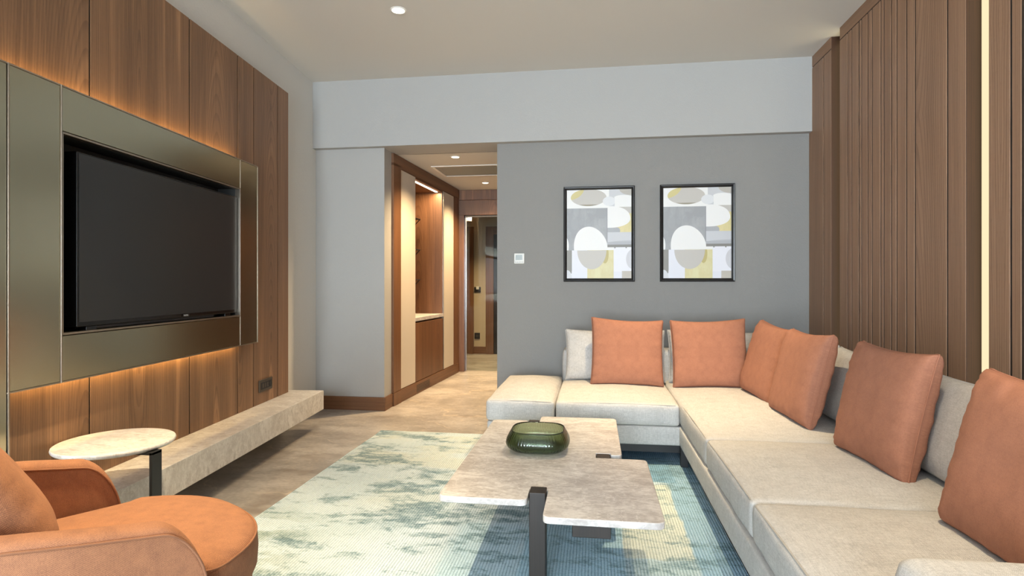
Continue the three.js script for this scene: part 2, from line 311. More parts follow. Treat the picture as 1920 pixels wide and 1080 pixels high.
// splayed television wall: local x = out of the wall, local z = along it towards the viewer
const TVP = [-2.381, 0, -4.276], TVT = R(5.2);
{ const w = structGroup('wall_left', 'grey painted wall, its colour lightened in place of missing light, beside and above the walnut television panelling', 'wall', TVP, TVT); mesh('wall_face', merge(flat(-0.25, -0.092, 0, CEIL, -0.95, 4.85), flat(-0.25, -0.092, 0, CEIL, 6.25, 9.8), flat(-0.25, -0.092, 0, 0.16, 4.85, 6.25), flat(-0.25, -0.092, 2.56, CEIL, 4.85, 6.25)), M.wallLightened, w); }
{ const w = structGroup('wall_back', 'dark grey painted wall behind the pictures and the sofa', 'wall'); mesh('wall_face', flat(-0.842, 2.0, 0, LOW + 0.02, ZB - 0.16, ZB), M.feature, w); }
{ const w = structGroup('wall_stub', 'narrow grey painted wall between television wall and corridor', 'wall');
  mesh('wall_face', flat(-2.75, -1.882, 0, LOW + 0.02, ZB - 0.185, ZB), M.wall, w); }
{ const w = structGroup('trim_1', 'deep pale grey ceiling beam above the pictures and the corridor', 'beam'); mesh('beam_face', flat(-2.75, 2.0, LOW, CEIL + 0.02, ZB - 0.3, -4.98), M.beam, w); }
struct('baseboard_stub', merge(bx(-2.6, -1.868, 0.0, 0.122, ZB - 0.002, ZB + 0.014, { grain: 'x', uo: [0.1, 0.3] }), bx(-1.884, -1.8685, 0.0, 0.1218, ZB - 0.183, ZB - 0.003, { grain: 'z' })), M.woodDeep[2], 'walnut baseboard around the narrow grey wall', 'baseboard');
struct('wall_right', flat(1.832, 2.0, 0, CEIL, ZB - 0.1, 5.4), M.niche, 'dark wall carrying the walnut slat panelling', 'wall');

// wall behind the viewer with a wide window
{
  const w = structGroup('wall_rear', 'grey wall around the wide window behind the viewer', 'wall');
  const Z = 5.2, xa = -1.62, xb = 1.82, xm = 0.10;
  mesh('wall_face', merge(flat(-2.6, xa, 0, CEIL, Z, Z + 0.2), flat(xb, 2.4, 0, CEIL, Z, Z + 0.2), flat(xa, xb, 0, 0.16, Z, Z + 0.2), flat(xa, xb, 2.56, CEIL, Z, Z + 0.2)), M.wall, w);
  const n = structGroup('window_1', 'wide two-bay window with dark frame far behind the viewer', 'window');
  mesh('window_frame', merge(bx(xa, xb, 0.16, 0.22, Z + 0.02, Z + 0.1), bx(xa, xb, 2.5, 2.56, Z + 0.02, Z + 0.1), bx(xa, xa + 0.06, 0.16, 2.56, Z + 0.02, Z + 0.1), bx(xb - 0.06, xb, 0.16, 2.56, Z + 0.02, Z + 0.1), bx(xm - 0.05, xm + 0.05, 0.16, 2.56, Z + 0.02, Z + 0.1)), M.windowFrame, n);
  for (const [a, b] of [[xa + 0.06, xm - 0.05], [xm + 0.05, xb - 0.06]]) mesh('pane', flat(a, b, 0.22, 2.5, Z + 0.058, Z + 0.062), M.pane, n);
  const side = (name, label, pos, turn, half) => { const q = structGroup(name, label, 'window', pos, turn); mesh('window_frame', merge(bx(-0.04, 0.04, 0.16, 0.22, -half, half), bx(-0.04, 0.04, 2.5, 2.56, -half, half), bx(-0.04, 0.04, 0.22, 2.5, -half, -half + 0.06), bx(-0.04, 0.04, 0.22, 2.5, half - 0.06, half)), M.windowFrame, q); mesh('pane', flat(-0.002, 0.002, 0.22, 2.5, -half + 0.06, half - 0.06), M.pane, q); };
  side('window_2', 'window in the left wall beside the viewer', [TVP[0] - 0.16 * Math.cos(TVT) + 5.55 * Math.sin(TVT), 0, TVP[2] + 0.16 * Math.sin(TVT) + 5.55 * Math.cos(TVT)], TVT, 0.7);
}

// ---------------------------------------------------------------- walnut panelling of the television wall
{
  const g = thing('television_panelling', 'walnut veneer wall panelling around the bronze television surround', 'panelling', TVP, TVT);
  const S = [0.0, 0.19, 0.557, 0.77, 1.29, 2.017, 2.42], gap = 0.0055;
  mesh('backing', merge(flat(-0.092, -0.0045, 0.30, 2.65, 0.004, 0.84), flat(-0.092, -0.0045, 1.775, 2.65, 0.84, 2.42), flat(-0.092, -0.0045, 0.30, 0.935, 0.84, 2.42), flat(-0.092, -0.0045, 0.935, 1.775, 2.245, 2.42)), M.black, g);
  for (let i = 0; i < 6; i++) {
    const a = S[i] + gap, b = S[i + 1] - gap, m = M.wood[[2, 0, 1, 0, 1, 0][i]], uo = [[0.13, 0.1], [0.02, 0.35], [0.21, 0.8], [-0.7, 0.0], [-1.26, 0.75], [-1.72, 0.4]][i];
    if (i < 3) mesh('plank', bx(-0.022, 0, 0.30, 2.655, a, b, { uo, bev: 0.001 }), m, g);
    else { mesh('plank', bx(-0.022, 0, 1.775, 2.655, a, i === 5 ? 2.4145 : b, { uo, bev: 0.001 }), m, g); mesh('plank', bx(-0.022, 0, 0.30, 0.935, a, b, { uo: [uo[0], uo[1] + 0.45], bev: 0.001 }), m, g); }
  }
  mesh('plank', bx(-0.022, 0, 1.953, 2.655, 2.42 - gap, 3.4, { uo: [-1.72, 0.4], bev: 0.001 }), M.wood[0], g);
  mesh('edge_trim', bx(-0.092, 0.006, 0.0, 0.752, 2.422, 2.436), M.trim, g);
}
// ---------------------------------------------------------------- bronze television surround
{
  const g = thing('bronze_television_surround', 'satin bronze metal surround with recessed niche holding the television', 'surround', TVP, TVT);
  const F = 0.06, B = 0.045, y0 = 0.753, y1 = 1.953, n0 = 0.945, n1 = 1.765, L = 2.24, Rr = 0.85, gp = 0.004;
  mesh('panel', bx(B, F, y0 + 0.006, y1 - 0.006, L + gp, 2.466), M.bronze, g);
  mesh('panel', bx(B, F, n1 + 0.004, y1 - 0.006, Rr + gp, L - gp), M.bronze, g);
  mesh('panel', bx(B, F, y0 + 0.006, n0 - 0.004, Rr + gp, L - gp), M.bronze, g);
  mesh('panel', bx(B, F, y0 + 0.006, y1 - 0.006, 0.626, Rr - gp), M.bronze, g);
  mesh('panel', bx(B, F, 0.0, y1 - 0.006, 2.478, 3.6), M.bronze, g);
  for (const z of [2.472, L]) mesh('joint_trim', bx(B, F + 0.004, z > 2.4 ? 0 : y0, y1, z - 0.0035, z + 0.0035, { bev: 0.001 }), M.trim, g);
  for (const [a, b] of [[n1, y1], [y0, n0]]) mesh('joint_trim', bx(B, F + 0.003, a, b, Rr - 0.003, Rr + 0.003, { bev: 0.001 }), M.trim, g);
  mesh('outer_trim', merge(bx(B - 0.01, F + 0.003, y1 - 0.006, y1, 0.62, 3.6, { bev: 0.001 }), bx(B - 0.01, F + 0.003, y0, y0 + 0.006, 0.62, 2.478, { bev: 0.001 }), bx(B - 0.01, F + 0.003, y0, y1, 0.62, 0.626, { bev: 0.001 })), M.trim, g);
  mesh('niche_trim', merge(bx(0.03, F + 0.004, n1 - 0.008, n1, Rr, L, { bev: 0.001 }), bx(0.03, F + 0.004, n0, n0 + 0.008, Rr, L, { bev: 0.001 }), bx(0.03, F + 0.004, n0, n1, Rr, Rr + 0.008, { bev: 0.001 }), bx(0.03, F + 0.004, n0, n1, L - 0.008, L, { bev: 0.001 })), M.trim, g);
  mesh('niche_lining', merge(flat(-0.088, 0.045, n1 - 0.004, n1 + 0.004, Rr, L), flat(-0.088, 0.045, n0 - 0.004, n0 + 0.004, Rr, L), flat(-0.088, 0.045, n0, n1, Rr - 0.004, Rr + 0.004), flat(-0.088, 0.045, n0, n1, L - 0.004, L + 0.004), flat(-0.091, -0.085, n0, n1, Rr, L)), M.niche, g);
  mesh('spacer', merge(flat(0, B, y0 + 0.06, n0 - 0.02, 0.72, 2.40), flat(0, B, n1 + 0.02, y1 - 0.06, 0.72, 2.40), flat(0, B, y0 + 0.06, y1 - 0.06, 0.72, 0.82)), M.niche, g);
  mesh('led_strip', merge(flat(0.018, 0.03, y1 - 0.052, y1 - 0.048, 0.82, 3.4), flat(0.018, 0.03, y0 + 0.048, y0 + 0.052, 0.82, 2.40)), M.ledWarm, g);
  // the hidden LED tape washes the walnut above and below the surround
  const c = Math.cos(TVT), s = Math.sin(TVT), put = (off, y, z) => [TVP[0] + c * off + s * z, y, TVP[2] - s * off + c * z];
  for (const [y, up, z0, z1] of [[y1 - 0.044, 1, 0.82, 2.46], [y0 + 0.044, -1, 0.82, 2.40]]) {
    const l = new THREE.RectAreaLight(new THREE.Color().setRGB(1, 0.66, 0.25), 95, z1 - z0, 0.012);
    l.name = 'led_tape'; l.position.set(...put(0.024, y, (z0 + z1) / 2));
    const dir = new THREE.Vector3(-0.8 * c, 0.6 * up, 0.8 * s), along = new THREE.Vector3(s, 0, c), zax = dir.clone().negate(), yax = zax.clone().cross(along);
    l.quaternion.setFromRotationMatrix(new THREE.Matrix4().makeBasis(along, yax, zax)); scene.add(l);
  }
}
// ---------------------------------------------------------------- television
{
  const g = thing('television', 'large flat black television switched off in the bronze niche', 'television', TVP, TVT);
  const x1 = 0.046, x0 = -0.012, a = 0.866, b = 2.137, y0 = 0.982, y1 = 1.700;
  const body = mesh('body', bx(x0, x1, y0 - 0.012, y1 + 0.008, a - 0.006, b + 0.006, { bev: 0.004 }), M.tvBody, g);
  mesh('screen', flat(x1 - 0.001, x1 + 0.0015, y0 + 0.008, y1, a + 0.004, b - 0.004), M.tvScreen, g);
  mesh('speaker_bar', bx(x0 + 0.004, x1 - 0.006, y0 - 0.026, y0 - 0.012, a + 0.25, b - 0.05, { bev: 0.003 }), M.black, body);
  for (const z of [b - 0.08, a + 0.1]) mesh('foot_bracket', bx(0.0, x1 - 0.004, y0 - 0.034, y0 - 0.012, z - 0.03, z + 0.03, { bev: 0.003 }), M.tvBody, body);
  const cv = document.createElement('canvas'); cv.width = 256; cv.height = 64; const k = cv.getContext('2d'); k.fillStyle = '#0b0b0c'; k.fillRect(0, 0, 256, 64); k.fillStyle = '#e8e8e8'; k.font = 'bold 52px sans-serif'; k.textAlign = 'center'; k.textBaseline = 'middle'; k.fillText('VESTEL', 128, 34, 236);
  const t = new THREE.CanvasTexture(cv); t.colorSpace = THREE.SRGBColorSpace;
  const p = new THREE.PlaneGeometry(0.06, 0.014); p.rotateY(Math.PI / 2); p.translate(x1 + 0.0026, y0 - 0.001, 1.40);
  mesh('maker_badge', p, std({ map: t, roughness: 0.4 }), body);
  for (const z of [1.3, 1.6]) mesh('bracket', flat(-0.085, x0, 1.2, 1.5, z, z + 0.06), M.black, g);
}
// power outlet in the panelling
{
  const g = thing('wall_outlet', 'bronze power outlet plate on walnut panelling above the stone bench', 'outlet', TVP, TVT);
  mesh('plate', bx(0, 0.010, 0.384, 0.470, 0.292, 0.490, { bev: 0.003 }), M.plate, g);
  const ins = mesh('insert', bx(0.008, 0.012, 0.402, 0.452, 0.312, 0.470, { bev: 0.001 }), M.black, g);
  const c = new THREE.CylinderGeometry(0.019, 0.019, 0.006, 24); c.rotateZ(Math.PI / 2); c.translate(0.0105, 0.427, 0.334); mesh('socket', c, M.tvBody, ins);
  for (const z of [0.375, 0.41, 0.445]) mesh('port', flat(0.0115, 0.0128, 0.412, 0.442, z - 0.010, z + 0.010), M.plate, ins);
}
// floating stone bench
{
  const o = mesh('stone_bench', bx(-0.09, 0.25, 0.15, 0.30, -0.085, 3.4, { bev: 0.003, grain: 'z', uo: [0.3, 0.2] }), M.stonePale);
  o.position.set(...TVP); o.rotation.y = TVT; tag(o, 'long floating pale stone bench below the walnut television wall', 'bench');
}

// ---------------------------------------------------------------- slatted walnut wall on the right
{
  const zOf = (px) => { const c = Math.cos(R(8)), s = Math.sin(R(8)), a = (px - 960) / 1085, t = XR / (a * c - s); return -(a * s + c) * t; };
  const FR = 2.905;
  const section = (label, edges) => {
    const g = thing('slatted_wall_panel', label, 'panelling', [XR, 0, (edges[0] + edges[edges.length - 1]) / 2]);
    const zc = g.position.z, z0 = edges[0] - zc, z1 = edges[edges.length - 1] - zc;
    mesh('backing', flat(0.0045, 0.076, 0, CEIL, z0 + 0.004, z1 - 0.004), M.black, g);
    for (const [a, b] of [[z0, z0 + 0.006], [z1 - 0.006, z1]]) mesh('end_panel', bx(0.002, 0.076, 0, CEIL, a, b, { uo: uoff(), bev: 0.001 }), M.woodEnd, g);
    mesh('frieze', bx(0, 0.014, FR + 0.004, CEIL, z0 + 0.002, z1 - 0.002, { grain: 'z', uo: uoff() }), M.wood[4], g);
    for (let i = 0; i + 1 < edges.length; i++) mesh('plank', bx(0.0, 0.014, 0, FR - 0.004, edges[i] - zc + (i ? 0.008 : 0.002), edges[i + 1] - zc - (i + 2 < edges.length ? 0.008 : 0.002), { uo: uoff(), bev: 0.0012 }), M.wood[i % 3 === 1 ? 4 : 3], g);
    return g;
  };
  section('narrow walnut panel in the corner beside the grey beam', [ZB + 0.002, zOf(1543.8), -4.602]);
  section('wide walnut panel of uneven vertical slats behind the sofa', [-4.452, ...[1588.9, 1596.7, 1610, 1615, 1626.7, 1634.9, 1651, 1657, 1671, 1681, 1699.3, 1715.6, 1776].map(zOf), -3.027]);
  const e = [-2.868, zOf(1895), zOf(1916.7)]; let z = e[2]; const ws = [0.16, 0.045, 0.09, 0.05, 0.12, 0.04, 0.2, 0.07];
  for (let k = 0; z < 1.2; k++) { z += ws[k % 8]; e.push(z); }
  section('walnut slat panel right of the glowing light slot', e);
  // light slots between the panels
  for (const [a, b, label] of [[-4.602, -4.452, 'hidden vertical light slot beside the corner walnut panel'], [-3.027, -2.868, 'glowing vertical light slot between two walnut panels']]) {
    const o = thing('light_slot', label, 'light', [1.822, 0, (a + b) / 2]), h = (b - a) / 2;
    mesh('led_diffuser', flat(0, 0.010, 0.02, CEIL - 0.02, -h + 0.002, h - 0.002), M.ledBar, o);
    const l = new THREE.RectAreaLight(new THREE.Color().setRGB(1, 0.78, 0.45), 0.8, b - a - 0.01, 2.9); l.name = 'light_slot_glow'; l.position.set(1.819, 1.49, (a + b) / 2); l.rotation.y = Math.PI / 2; scene.add(l);
  }
}

// ---------------------------------------------------------------- corridor
const COP = [-1.872, 0, -5.24], COT = R(-3.15);
struct('ceiling_corridor', flat(-2.9, -0.6, LOW, LOW + 0.1, -10, ZB - 0.29), M.ceiling, 'lower corridor ceiling with small lights', 'ceiling');
struct('wall_corridor', flat(-0.842, -0.70, 0, LOW, -9.6, ZB - 0.16), M.woodEnd, 'walnut panelled right wall of the corridor', 'wall');
struct('wall_hall_left', flat(-2.9, -2.75, 0, LOW, -9.6, ZB - 0.19), M.hallWall, 'left wall at the end of the corridor', 'wall');
struct('wall_hall_end', flat(-2.9, -0.6, 0, LOW, -9.56, -9.42), M.hallWall, 'beige wall at the end of the corridor', 'wall');
{
  const g = thing('corridor_cabinet', 'tall walnut and cream built-in cabinet lining the corridor', 'cabinet', COP, COT);
  const m = M.woodDeep, H = LOW - 0.004;
  mesh('post', bx(-0.45, 0.012, 0.125, 2.30, -0.180, 0.0, { uo: uoff() }), m[2], g);
  mesh('post_base', bx(-0.45, 0.016, 0, 0.122, -0.180, 0.002, { uo: uoff() }), m[2], g);
  mesh('frieze', bx(-0.45, 0.012, 2.272, H, -2.15, 0.0, { grain: 'z', uo: uoff() }), m[2], g);
  mesh('plinth', bx(-0.45, 0.010, 0, 0.122, -2.16, -0.184, { grain: 'z', uo: uoff() }), m[2], g);
  for (let k = 0; k < 5; k++) mesh('vent_slot', flat(0.0, 0.0112, 0.022 + k * 0.016, 0.029 + k * 0.016, -1.02, -0.615), M.black, g);
  mesh('door', bx(-0.02, 0.002, 0.128, 2.268, -0.598, -0.184), M.lacquer, g);
  mesh('door', bx(-0.02, 0.002, 0.128, 2.268, -1.955, -1.545), M.lacquer, g);
  mesh('carcass', merge(flat(-0.45, -0.022, 0.125, 2.27, -0.594, -0.184), flat(-0.45, -0.022, 0.125, 2.27, -1.955, -1.545), flat(-0.45, -0.03, 0.125, 0.75, -1.54, -0.6)), m[2], g);
  const dr = mesh('door', bx(-0.02, 0.002, 0.128, 0.742, -1.52, -0.602, { uo: uoff() }), m[0], g); dr.userData.label = 'walnut base door';
  mesh('worktop', bx(-0.45, 0.004, 0.762, 0.800, -1.54, -0.600, { grain: 'z', bev: 0.002 }), M.stone, g);
  mesh('niche_back', flat(-0.45, -0.34, 0.80, 2.27, -1.545, -0.594, { uo: uoff() }), m[0], g);
  mesh('niche_side', bx(-0.34, -0.004, 0.80, 2.262, -1.540, -1.500, { uo: [0.62, 0.1] }), m[0], g);
  mesh('edge_profile', bx(-0.01, 0.005, 0.128, 2.268, -1.545, -1.534, { bev: 0.001 }), M.trim, g);
  mesh('niche_top', bx(-0.34, 0.0, 2.250, 2.274, -1.54, -0.596, { grain: 'z', uo: uoff() }), m[2], g);
  mesh('led_strip', flat(-0.07, -0.045, 2.244, 2.251, -1.46, -0.62), M.glow, g);
  mesh('filler', bx(-0.45, 0.004, 0.0, H, -2.17, -1.958, { uo: uoff() }), m[2], g);
  for (const y of [1.20, 1.545, 1.90]) mesh('shelf', merge(bx(-0.33, -0.19, y, y + 0.008, -1.28, -0.60, { bev: 0.001 }), tube([[-0.20, y, -1.27], [-0.26, y - 0.06, -1.27], [-0.32, y - 0.11, -1.27]], 0.005, false, 6, 8)), M.black, g);
  const l = new THREE.RectAreaLight(new THREE.Color().setRGB(1, 0.72, 0.40), 260, 0.84, 0.024); l.name = 'cabinet_led';
  const c = Math.cos(COT), s = Math.sin(COT), off = -0.057, z = -1.04; l.position.set(COP[0] + c * off + s * z, 2.242, COP[2] - s * off + c * z); l.rotation.set(-Math.PI / 2, 0, Math.PI / 2 + COT); scene.add(l);
}
{ // wood portal with glass door at the far end of the corridor
  const g = thing('corridor_portal', 'dark walnut door portal at the far end of the corridor', 'door frame', [-1.3, 0, -7.45]), m = M.woodDeep;
  mesh('jamb', bx(-0.62, -0.385, 0, 2.06, -0.14, 0, { uo: uoff() }), m[2], g);
  mesh('jamb', bx(0.40, 0.456, 0, 2.06, -0.14, 0, { uo: uoff() }), m[2], g);
  mesh('header', bx(-0.62, 0.456, 2.06, 2.255, -0.14, 0, { uo: uoff() }), m[0], g);
  mesh('header', bx(-0.62, 0.456, 2.258, LOW - 0.002, -0.14, 0, { uo: uoff() }), m[1], g);
  mesh('side_return', flat(-1.4, -0.62, 0, LOW - 0.002, -0.14, -0.02), m[2], g);
  const d = thing('glass_door', 'clear frameless glass door in the walnut portal', 'door', [-1.3, 0, -7.52]);
  mesh('glass_pane', flat(-0.375, 0.395, 0.008, 2.035, -0.005, 0.005), M.smokedPane, d);
  mesh('patch_fitting', bx(-0.382, -0.29, 1.985, 2.04, -0.016, 0.016), M.chrome, d); mesh('patch_fitting', bx(0.30, 0.39, 1.985, 2.04, -0.016, 0.016), M.chrome, d);
  mesh('edge_profile', bx(-0.384, -0.362, 0.005, 2.04, -0.012, 0.012, { bev: 0.001 }), M.chrome, d);
  mesh('top_rail', bx(-0.384, 0.398, 2.035, 2.058, -0.018, 0.018), M.plate, d);
}
{ // doors at the end of the hall
  const mk = (n, x0, x1, label) => {
    const g = structGroup(n, label, 'door', [(x0 + x1) / 2, 0, -9.42]), w = (x1 - x0) / 2, m = M.woodDeep[2];
    mesh('door_frame', merge(bx(-w, -w + 0.13, 0, 2.10, 0.0, 0.05, { uo: uoff() }), bx(w - 0.13, w, 0, 2.10, 0.0, 0.05, { uo: uoff() }), bx(-w + 0.13, w - 0.13, 1.97, 2.10, 0.0, 0.05, { grain: 'x', uo: uoff() })), m, g);
    mesh('door_leaf', bx(-w + 0.13, w - 0.13, 0, 1.97, 0.0, 0.02, { uo: uoff() }), M.darkWood, g);
    const h = mesh('door_handle', merge(bx(w - 0.24, w - 0.18, 1.0, 1.02, 0.045, 0.06), bx(w - 0.19, w - 0.17, 1.0, 1.02, 0.02, 0.06)), M.chrome, g);
  };
  mk('door_1', -2.74, -1.962, 'dark walnut door left at the end of the corridor'); mk('door_2', -1.755, -0.86, 'dark walnut door right at the end of the corridor');
  struct('baseboard_hall', bx(-1.962, -1.755, 0, 0.118, -9.42, -9.405, { grain: 'x' }), M.woodDeep[2], 'short walnut baseboard between the two hall doors', 'baseboard');
  const s = thing('light_switch', 'black light switch with pale rocker on the hall wall', 'switch', [-1.90, 1.06, -9.42]); mesh('plate', bx(-0.055, 0.055, -0.045, 0.045, 0, 0.012), M.black, s); mesh('rocker', bx(-0.02, 0.025, 0.005, 0.055, 0.010, 0.022), M.white, s);
  const q = thing('hall_outlet', 'black power outlet low on the hall wall', 'outlet', [-1.905, 0.295, -9.42]); mesh('plate', bx(-0.045, 0.045, -0.05, 0.05, 0, 0.012), M.black, q); mesh('socket', bx(-0.02, 0.02, -0.02, 0.02, 0.01, 0.014), M.plate, q);
}
{ // ceiling access grille
  const g = thing('ceiling_grille', 'pale grey rectangular access panel in the corridor ceiling', 'vent', [-1.33, LOW, -6.18]);
  mesh('frame', merge(bx(-0.36, 0.36, -0.008, 0, -0.30, -0.27), bx(-0.36, 0.36, -0.008, 0, 0.25, 0.28), bx(-0.36, -0.33, -0.008, 0, -0.27, 0.25), bx(0.33, 0.36, -0.008, 0, -0.27, 0.25)), M.white, g);
  mesh('panel', flat(-0.33, 0.33, -0.003, 0, -0.27, 0.25), M.grille, g);
}
// recessed ceiling lights
function downlight(x, y, z, label, I, group, rad = 0.042, angle = 31) {
  const g = thing('ceiling_downlight', label, 'light', [x, y, z], 0, group);
  const ring = new THREE.LatheGeometry([[rad, -0.0005], [rad + 0.002, -0.005], [rad + 0.010, -0.005], [rad + 0.012, 0]].map(([a, b]) => new THREE.Vector2(a, b)), 32); mesh('ring', ring, M.white, g);
  const d = new THREE.CylinderGeometry(rad, rad, 0.004, 32); d.translate(0, -0.0025, 0); mesh('lamp_lens', d, M.glow, g);
  spot('downlight', x, y - 0.012, z, I, g, x, z, angle, y < 2.5 ? CORRIDOR : WARM);
}
downlight(-1.30, CEIL, -3.75, 'round recessed downlight in the main ceiling above the rug', DOWN * 0.5);
downlight(0.38, CEIL, -3.70, 'recessed downlight in the main ceiling above the corner of the sofa', DOWN * 1.5, undefined, 0.042, 33);
downlight(-1.32, CEIL, -1.80, 'recessed downlight in the main ceiling above the armchair', DOWN * 1.7);
downlight(0.85, CEIL, -1.60, 'recessed downlight in the main ceiling above the long seat', DOWN * 0.65);
downlight(-1.33, LOW, -5.50, 'nearer round downlight in the corridor ceiling', CORR, undefined, 0.036, 64);
downlight(-1.305, LOW, -6.95, 'farther round downlight in the corridor ceiling beyond the panel', CORR, undefined, 0.036, 64);
downlight(-1.60, LOW, -8.55, 'downlight in the hall ceiling beyond the glass door', CORR * 1.3, undefined, 0.036, 52);

// ---------------------------------------------------------------- pictures and thermostat on the back wall
const artCanvas = () => {
  const cv = document.createElement('canvas'); cv.width = 640; cv.height = 880; const k = cv.getContext('2d');
  const W = '#e6e6e4', G = '#9a9c9e', B = '#bdb9b2', Y = '#cabf84', L = '#c4c6c9', D = '#7e7c76', V = '#dcdee6';
  const rect = (c, x, y, w, h) => { k.fillStyle = c; k.fillRect(x, y, w, h); };
  const oval = (c, x, y, rx, ry, rot = 0, a0 = 0, a1 = 7) => { k.fillStyle = c; k.beginPath(); k.ellipse(x, y, rx, ry, rot, a0, Math.min(a1, Math.PI * 2 + a0)); k.fill(); };
  const mottled = (x, y, w, h, c1, c2, n) => { rect(c1, x, y, w, h); k.save(); k.beginPath(); k.rect(x, y, w, h); k.clip(); for (let i = 0; i < n; i++) { k.globalAlpha = 0.10; oval(c2, x + rnd() * w, y + rnd() * h, 8 + rnd() * 40, 14 + rnd() * 70); } k.restore(); k.globalAlpha = 1; };
  rect(W, 0, 0, 640, 880);
  k.save(); k.beginPath(); k.ellipse(218, 78, 176, 84, 0, 0, 7); k.clip(); rect(B, 0, 0, 640, 180); oval(Y, 60, 20, 118, 74, -0.4); rect('#8d8670', 120, 148, 200, 20); k.restore();
  mottled(0, 184, 404, 416, '#97999b', '#b6b8ba', 60); rect('#85878a', 398, 184, 6, 416);
  rect(L, 420, 0, 220, 180); oval('#b3aea5', 640, 0, 120, 62); oval('#d8dadc', 420, 118, 62, 46); rect(W, 474, 74, 166, 100); oval(W, 560, 84, 90, 26);
  rect(W, 404, 170, 236, 60); mottled(404, 176, 236, 300, B, '#c9c4ba', 10);
  mottled(500, 240, 140, 240, '#cbbf86', '#e0d7a6', 40); rect('#a5a7ab', 404, 380, 100, 64); oval('#a5a7ab', 500, 412, 28, 34);
  k.fillStyle = W; k.beginPath(); k.moveTo(404, 168); k.bezierCurveTo(520, 160, 628, 200, 628, 290); k.bezierCurveTo(628, 352, 520, 384, 404, 380); k.fill();
  rect('#c3c5c9', 404, 424, 236, 124); oval('#b0b2b6', 660, 536, 280, 30); rect('#a9abb0', 404, 520, 236, 26); rect(D, 404, 546, 236, 26);
  k.fillStyle = W; k.beginPath(); k.moveTo(74, 600); k.bezierCurveTo(60, 450, 130, 366, 220, 366); k.bezierCurveTo(310, 366, 398, 470, 404, 560); k.lineTo(404, 600); k.fill();
  oval(W, -12, 560, 34, 90);
  rect(V, 0, 600, 640, 280); rect('#88867f', 0, 600, 52, 230); k.fillStyle = V; k.beginPath(); k.moveTo(70, 600); k.lineTo(44, 880); k.lineTo(120, 880); k.lineTo(120, 600); k.fill(); oval('#cfd1d6', 6, 880, 46, 84);
  mottled(206, 600, 258, 280, '#cfc592', '#e4dcb4', 60); k.save(); k.beginPath(); k.rect(206, 600, 258, 280); k.clip(); oval('#b9ab6c', 380, 640, 36, 90); k.restore();
  k.fillStyle = V; k.beginPath(); k.moveTo(206, 600); k.lineTo(206, 880); k.lineTo(200, 880); k.fill();
  k.save(); k.beginPath(); k.rect(0, 602, 640, 280); k.clip(); oval(B, 250, 602, 144, 186); k.restore();
  rect('#e2e3ea', 464, 572, 176, 240); rect('#bcb6aa', 546, 806, 94, 74); oval('#c8c8cc', 660, 690, 74, 100); rect('#8e8c86', 470, 572, 14, 10); rect('#8e8c86', 580, 572, 14, 10);
  const t = new THREE.CanvasTexture(cv); t.colorSpace = THREE.SRGBColorSpace; return t;
};
{
  const art = std({ map: artCanvas(), roughness: 0.45 });
  const pic = (x0, x1, y0, y1, label) => {
    const g = thing('framed_print', label, 'picture', [(x0 + x1) / 2, y0, ZB]), w = (x1 - x0) / 2, h = y1 - y0, f = 0.028;
    const rail = (w2, pos, rot) => { const sh = new THREE.Shape([[0, 0], [f, 0], [f, 0.016], [f * 0.72, 0.020], [f * 0.55, 0.028], [f * 0.2, 0.030], [0, 0.024]].map((v) => new THREE.Vector2(...v))); return sh; };
    const bar = (ax, ay, bx2, by, nx, ny) => { // mitred moulding from corner a to corner b; (nx, ny) points inwards
      const prof = [[0, 0.0], [0, 0.024], [0.2, 0.031], [0.5, 0.029], [0.68, 0.019], [1, 0.015], [1, 0.0]], P = [], I = [], U = [];
      const dx = Math.sign(bx2 - ax), dy = Math.sign(by - ay);
      for (const [q, z] of prof) { P.push(ax + (nx + dx) * q * f, ay + (ny + dy) * q * f, z); P.push(bx2 + (nx - dx) * q * f, by + (ny - dy) * q * f, z); U.push(q, 0, q, 1); }
      for (let i = 0; i + 1 < prof.length; i++) { const a = 2 * i; I.push(a, a + 1, a + 3, a, a + 3, a + 2); }
      const gg = new THREE.BufferGeometry(); gg.setAttribute('position', new THREE.Float32BufferAttribute(P, 3)); gg.setAttribute('uv', new THREE.Float32BufferAttribute(U, 2)); gg.setIndex(I); const ni = gg.toNonIndexed(); ni.computeVertexNormals(); return ni;
    };
    mesh('frame', merge(bar(-w, 0, w, 0, 0, 1), bar(w, 0, w, h, -1, 0), bar(w, h, -w, h, 0, -1), bar(-w, h, -w, 0, 1, 0)), M.frame, g);
    const p = new THREE.PlaneGeometry(2 * w - 2 * f + 0.004, h - 2 * f + 0.004); p.translate(0, h / 2, 0.014); mesh('print', p, art, g);
    mesh('back_board', flat(-w + 0.01, w - 0.01, 0.01, h - 0.01, 0.001, 0.012), M.black, g);
  };
  pic(-0.255, 0.350, 1.173, 1.992, 'black framed abstract print nearer the thermostat and corridor');
  pic(0.560, 1.168, 1.173, 1.992, 'black framed abstract print nearer the slatted walnut wall');
  const g = thing('thermostat', 'small white thermostat on the dark grey wall left of the prints', 'thermostat', [-0.644, 1.376, ZB]);
  mesh('housing', bx(-0.045, 0.045, -0.045, 0.045, 0, 0.016, { bev: 0.004 }), M.white, g); mesh('display', flat(-0.032, 0.028, -0.014, 0.032, 0.0155, 0.0168), M.lcd, g);
  for (let k = 0; k < 5; k++) mesh('button', bx(-0.034 + k * 0.015, -0.025 + k * 0.015, -0.034, -0.028, 0.015, 0.0172, { bev: 0.0005 }), M.grille, g);
}

